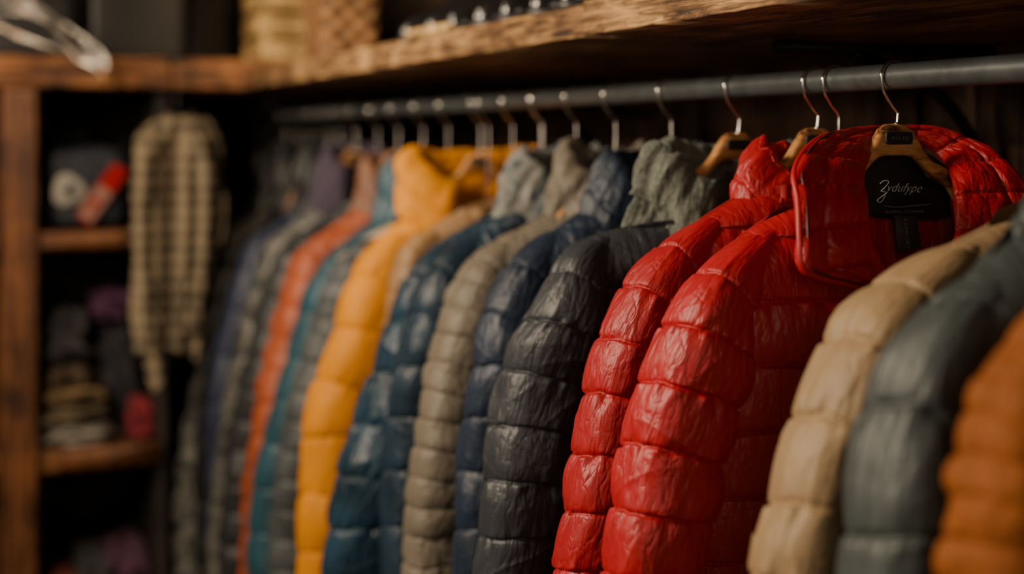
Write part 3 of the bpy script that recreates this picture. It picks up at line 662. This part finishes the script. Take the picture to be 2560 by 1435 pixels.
def crate(x,y,w,d,h,z,mat,label):
    b=empty('storage_box',(x,y,z),label,'box','storage boxes on the shelving unit')
    obj('box_body',soft_box('box_body',w,d,h,mat,.12,30),b)
    obj('lid',soft_box('lid',w+.015,d+.015,.04,mat,.15,24),b,(0,0,h-.02))
crate(.66,4.72,.30,.3,.30,ZT,M_blackm,'matte black storage box on top of the shelving unit')
crate(.91,4.82,.12,.2,.34,ZT,M_leather,'narrow dark storage box beside the wooden crate')
wb=empty('wire_hanger_bundle',(X_at(150,4.38),4.38,ZT),'tangle of shiny wire hangers drooping over the shelf edge','hanger')
random.seed(4)
for i in range(12):
    o1=random.uniform(-.022,.022); o2=random.uniform(-.04,.04); o3=random.uniform(-.03,.03)
    pts=[(-.15+o2,.03,.13+o1*3),(-.10+o3,.0,.085+o1*3+i*.003),(-.01,-.015+o3,.055+o1*3),(.06+o1,-.03,.015+o2),(.105+o1,-.045,-.02+o1),(.12+o1*.8,-.05,-.05+o2*.3)]
    pp,_=smooth_path(pts,40); obj('wire',tube_mesh('wire',pp,.0020,8,M_wire),wb)
obj('wooden_grip',soft_box('wooden_grip',.028,.028,.06,M_hangw,.8,20),wb,(.12,-.05,-.10))
crate(.33,4.68,.26,.3,.20,ZT,M_black,'low dark storage box behind the wire hangers')

navyf=plain('navy_canvas',(.012,.017,.028),.7,0,.4,50); greybl=plain('grey_blue_cloth',(.04,.075,.11),.8,0,.4,30)
bx,bz=.50,ZS[0]
bp_=empty('backpack',(bx,4.62,bz),'dark navy canvas backpack with white round emblem and red patch','backpack')
obj('bag_body',soft_box('bag_body',.27,.2,.26,navyf,.45,40,.05,8,3),bp_)
obj('front_pocket',soft_box('front_pocket',.20,.05,.12,navyf,.4,30,.03,8,4),bp_,(0,-.105,.02))
M_white=plain('white_patch',(.28,.265,.23),.8,0,0,70,.1); M_redp=plain('red_patch',(.30,.010,.010),.85,0,0,60,.1); M_cream=plain('cream_patch',(.28,.17,.13),.85,0,0,60,.1)
def disc(name,r,t,mat,n=40,sides=None):
    a=np.linspace(0,2*np.pi,n,endpoint=False); k=1+(.10*np.cos(a*3+.5) if sides else 0); R=[(.01,-t),(r*.93,-t),(r,-t*.5),(r,0),(.01,0)]
    return raw_mesh(name,np.array([np.stack([np.cos(a)*q*k,np.full(n,v),np.sin(a)*q*k],-1) for q,v in R]),grid_faces(5,n,True),mat=mat)
def at(sx,sy,y,root):
    x,z=XZ(sx,sy,y); return (x-root.location[0],y-root.location[1],z-root.location[2])
bd=obj('round_badge',disc('round_badge',.049,.003,M_white,40,3),bp_,at(172,476,4.475,bp_))
obj('badge_mark',disc('badge_mark',.020,.002,navyf,6),bd,(0.004,-.003,0))
st=obj('slanted_patch',soft_box('slanted_patch',.056,.004,.20,M_redp,.18,20),bp_,at(208,552,4.465,bp_)); st.rotation_euler=(0,.6,0)
s2=obj('patch_stripe',soft_box('patch_stripe',.050,.005,.110,M_cream,.15,16),st,(0,-.001,.008))
obj('patch_mark',soft_box('patch_mark',.018,.005,.060,M_redp,.3,12),st,(0,-.0025,.03))
for i,(w,h,m_) in enumerate(((.25,.06,navyf),(.22,.055,greybl),(.18,.05,greybl),(.19,.05,navyf),(.16,.05,greybl),(.15,.045,navyf))):
    t=thing('folded_jumper',soft_box('folded_jumper',w,.2,h,m_,.45,30,.10,9,i+5,2),'folded dark blue grey jumper stacked in the cubby','jumper','folded clothes in the cubbies')
    t.location=(.47+.01*(-1)**i,4.86,bz+.001+sum((.06,.055,.05,.05,.05,.05)[:i]))
def fold(sx,y,z,w,d,h,c,label,seed,layers=2,name='folded_garment',amp=.13):
    m_=plain('cloth_%d'%seed,c,.85,0,.5,40)
    x,_=XZ(sx,0,y)
    t=thing(name,soft_box(name,w,d,h,m_,.55,40,amp,9,seed,layers),label,'clothing','folded clothes in the cubbies'); t.location=(x,y,z+.001); return t
z2=ZS[1]
st_=[(190,.23,.060,(.26,.24,.20),'cream folded sweatshirt at the bottom of the pile'),(176,.21,.06,(.13,.10,.06),'khaki folded shirt lying on the pile'),(180,.18,.06,(.20,.13,.06),'sand coloured folded trousers on the pile'),(168,.15,.055,(.07,.045,.027),'brown folded jumper on top of the pile')]
z=z2
for i,(sx,w,h,c,l) in enumerate(st_):
    fold(sx,4.60,z,w,.26,h,c,l,30+i,amp=.28); z+=h+.002
fold(160,4.62,z,.15,.2,.17,(.03,.03,.034),'crumpled grey fleece on top of the folded pile',40,1,amp=.4)
fold(290,4.68,z2,.14,.24,.36,(.014,.014,.018),'tall stack of dark rolled garments in the cubby',41,6,amp=.25)
fold(275,4.64,z2+.365,.14,.2,.10,(.05,.011,.042),'magenta purple knitted scarf rolled on the dark stack',42,1,amp=.3)
fold(350,4.54,z2,.08,.14,.13,(.17,.010,.018),'red knitted hat lying in the cubby',43,1,'knitted_hat',amp=.25)
zb=.10
for sx,c,w,h,l,sd_ in ((150,(.14,.03,.02),.13,.16,'rusty red rolled blanket in the bottom cubby',50),(225,(.03,.03,.03),.12,.2,'dark grey rolled jumper in the bottom cubby',51),(310,(.06,.02,.04),.15,.22,'plum purple rolled jumper in the bottom cubby',52)):
    fold(sx,4.64,zb,w,.3,h,c,l,sd_,1,'rolled_garment',amp=.25)

# ------------------------------------------------------------------ lights
def area(loc,target,size,power,colr,sy=None):
    l=bpy.data.lights.new('area_light','AREA'); l.size=size; l.energy=power; l.color=colr
    if sy: l.shape='RECTANGLE'; l.size_y=sy
    o=bpy.data.objects.new('light',l); col.objects.link(o); o.location=loc
    o.rotation_euler=(Vector(target)-Vector(loc)).to_track_quat('-Z','Y').to_euler(); return o
def spot(loc,target,power,colr,ang=60,r=.04,blend=.6):
    l=bpy.data.lights.new('spot','SPOT'); l.energy=power; l.color=colr; l.spot_size=math.radians(ang); l.spot_blend=blend; l.shadow_soft_size=r
    o=bpy.data.objects.new('spot_light',l); col.objects.link(o); o.location=loc
    o.rotation_euler=(Vector(target)-Vector(loc)).to_track_quat('-Z','Y').to_euler(); return o
warm=(1,.80,.57)
area((-1.0,1.85,2.45),(1.05,1.7,1.25),.5,82,warm)
area((-1.0,3.3,2.5),(.9,3.3,1.3),.4,34,warm)
area((-1.3,1.6,2.15),(1.3,2.2,1.68),.3,12,(1,.86,.72))  # added fill, reaches under the shelf to the rail, hooks and wall
area((-.1,-.8,1.9),(1.35,1.6,1.4),.8,13,(1,.82,.64))  # added camera-side fill to brighten the jacket fronts, no fixture there
area((-.6,2.6,1.9),(.5,4.5,1.2),.6,5,(1,.75,.5))  # added weak fill that lifts the cubbies
spot((-.1,2.6,2.7),(1.15,3.2,1.8),48,warm,60,.04)
spot((-.9,2.0,2.2),(1.2,3.6,1.69),110,(1,.88,.72),36,.03,.8)  # narrow spot added along the rail for glints on the hooks
spot((.5,3.3,2.75),(1.15,4.5,1.95),72,(1,.72,.38),40,.05)
spot((-.2,3.3,2.8),(.25,4.5,1.75),18,(1,.55,.25),40,.05)
w=bpy.data.worlds.new('World'); scene.world=w; w.use_nodes=True
w.node_tree.nodes['Background'].inputs[0].default_value=(.7,.62,.58,1); w.node_tree.nodes['Background'].inputs[1].default_value=.06

# ------------------------------------------------------------------ camera
cam=bpy.data.cameras.new('Camera'); co=bpy.data.objects.new('Camera',cam); col.objects.link(co)
co.location=(0,0,ZC); co.rotation_euler=(math.pi/2,0,-TH)
cam.sensor_width=36; cam.lens=F/2560*36; cam.shift_y=-(717.5-HZ)/2560; cam.clip_start=.05
cam.dof.use_dof=True; cam.dof.focus_distance=1.84; cam.dof.aperture_fstop=1.4
scene.camera=co
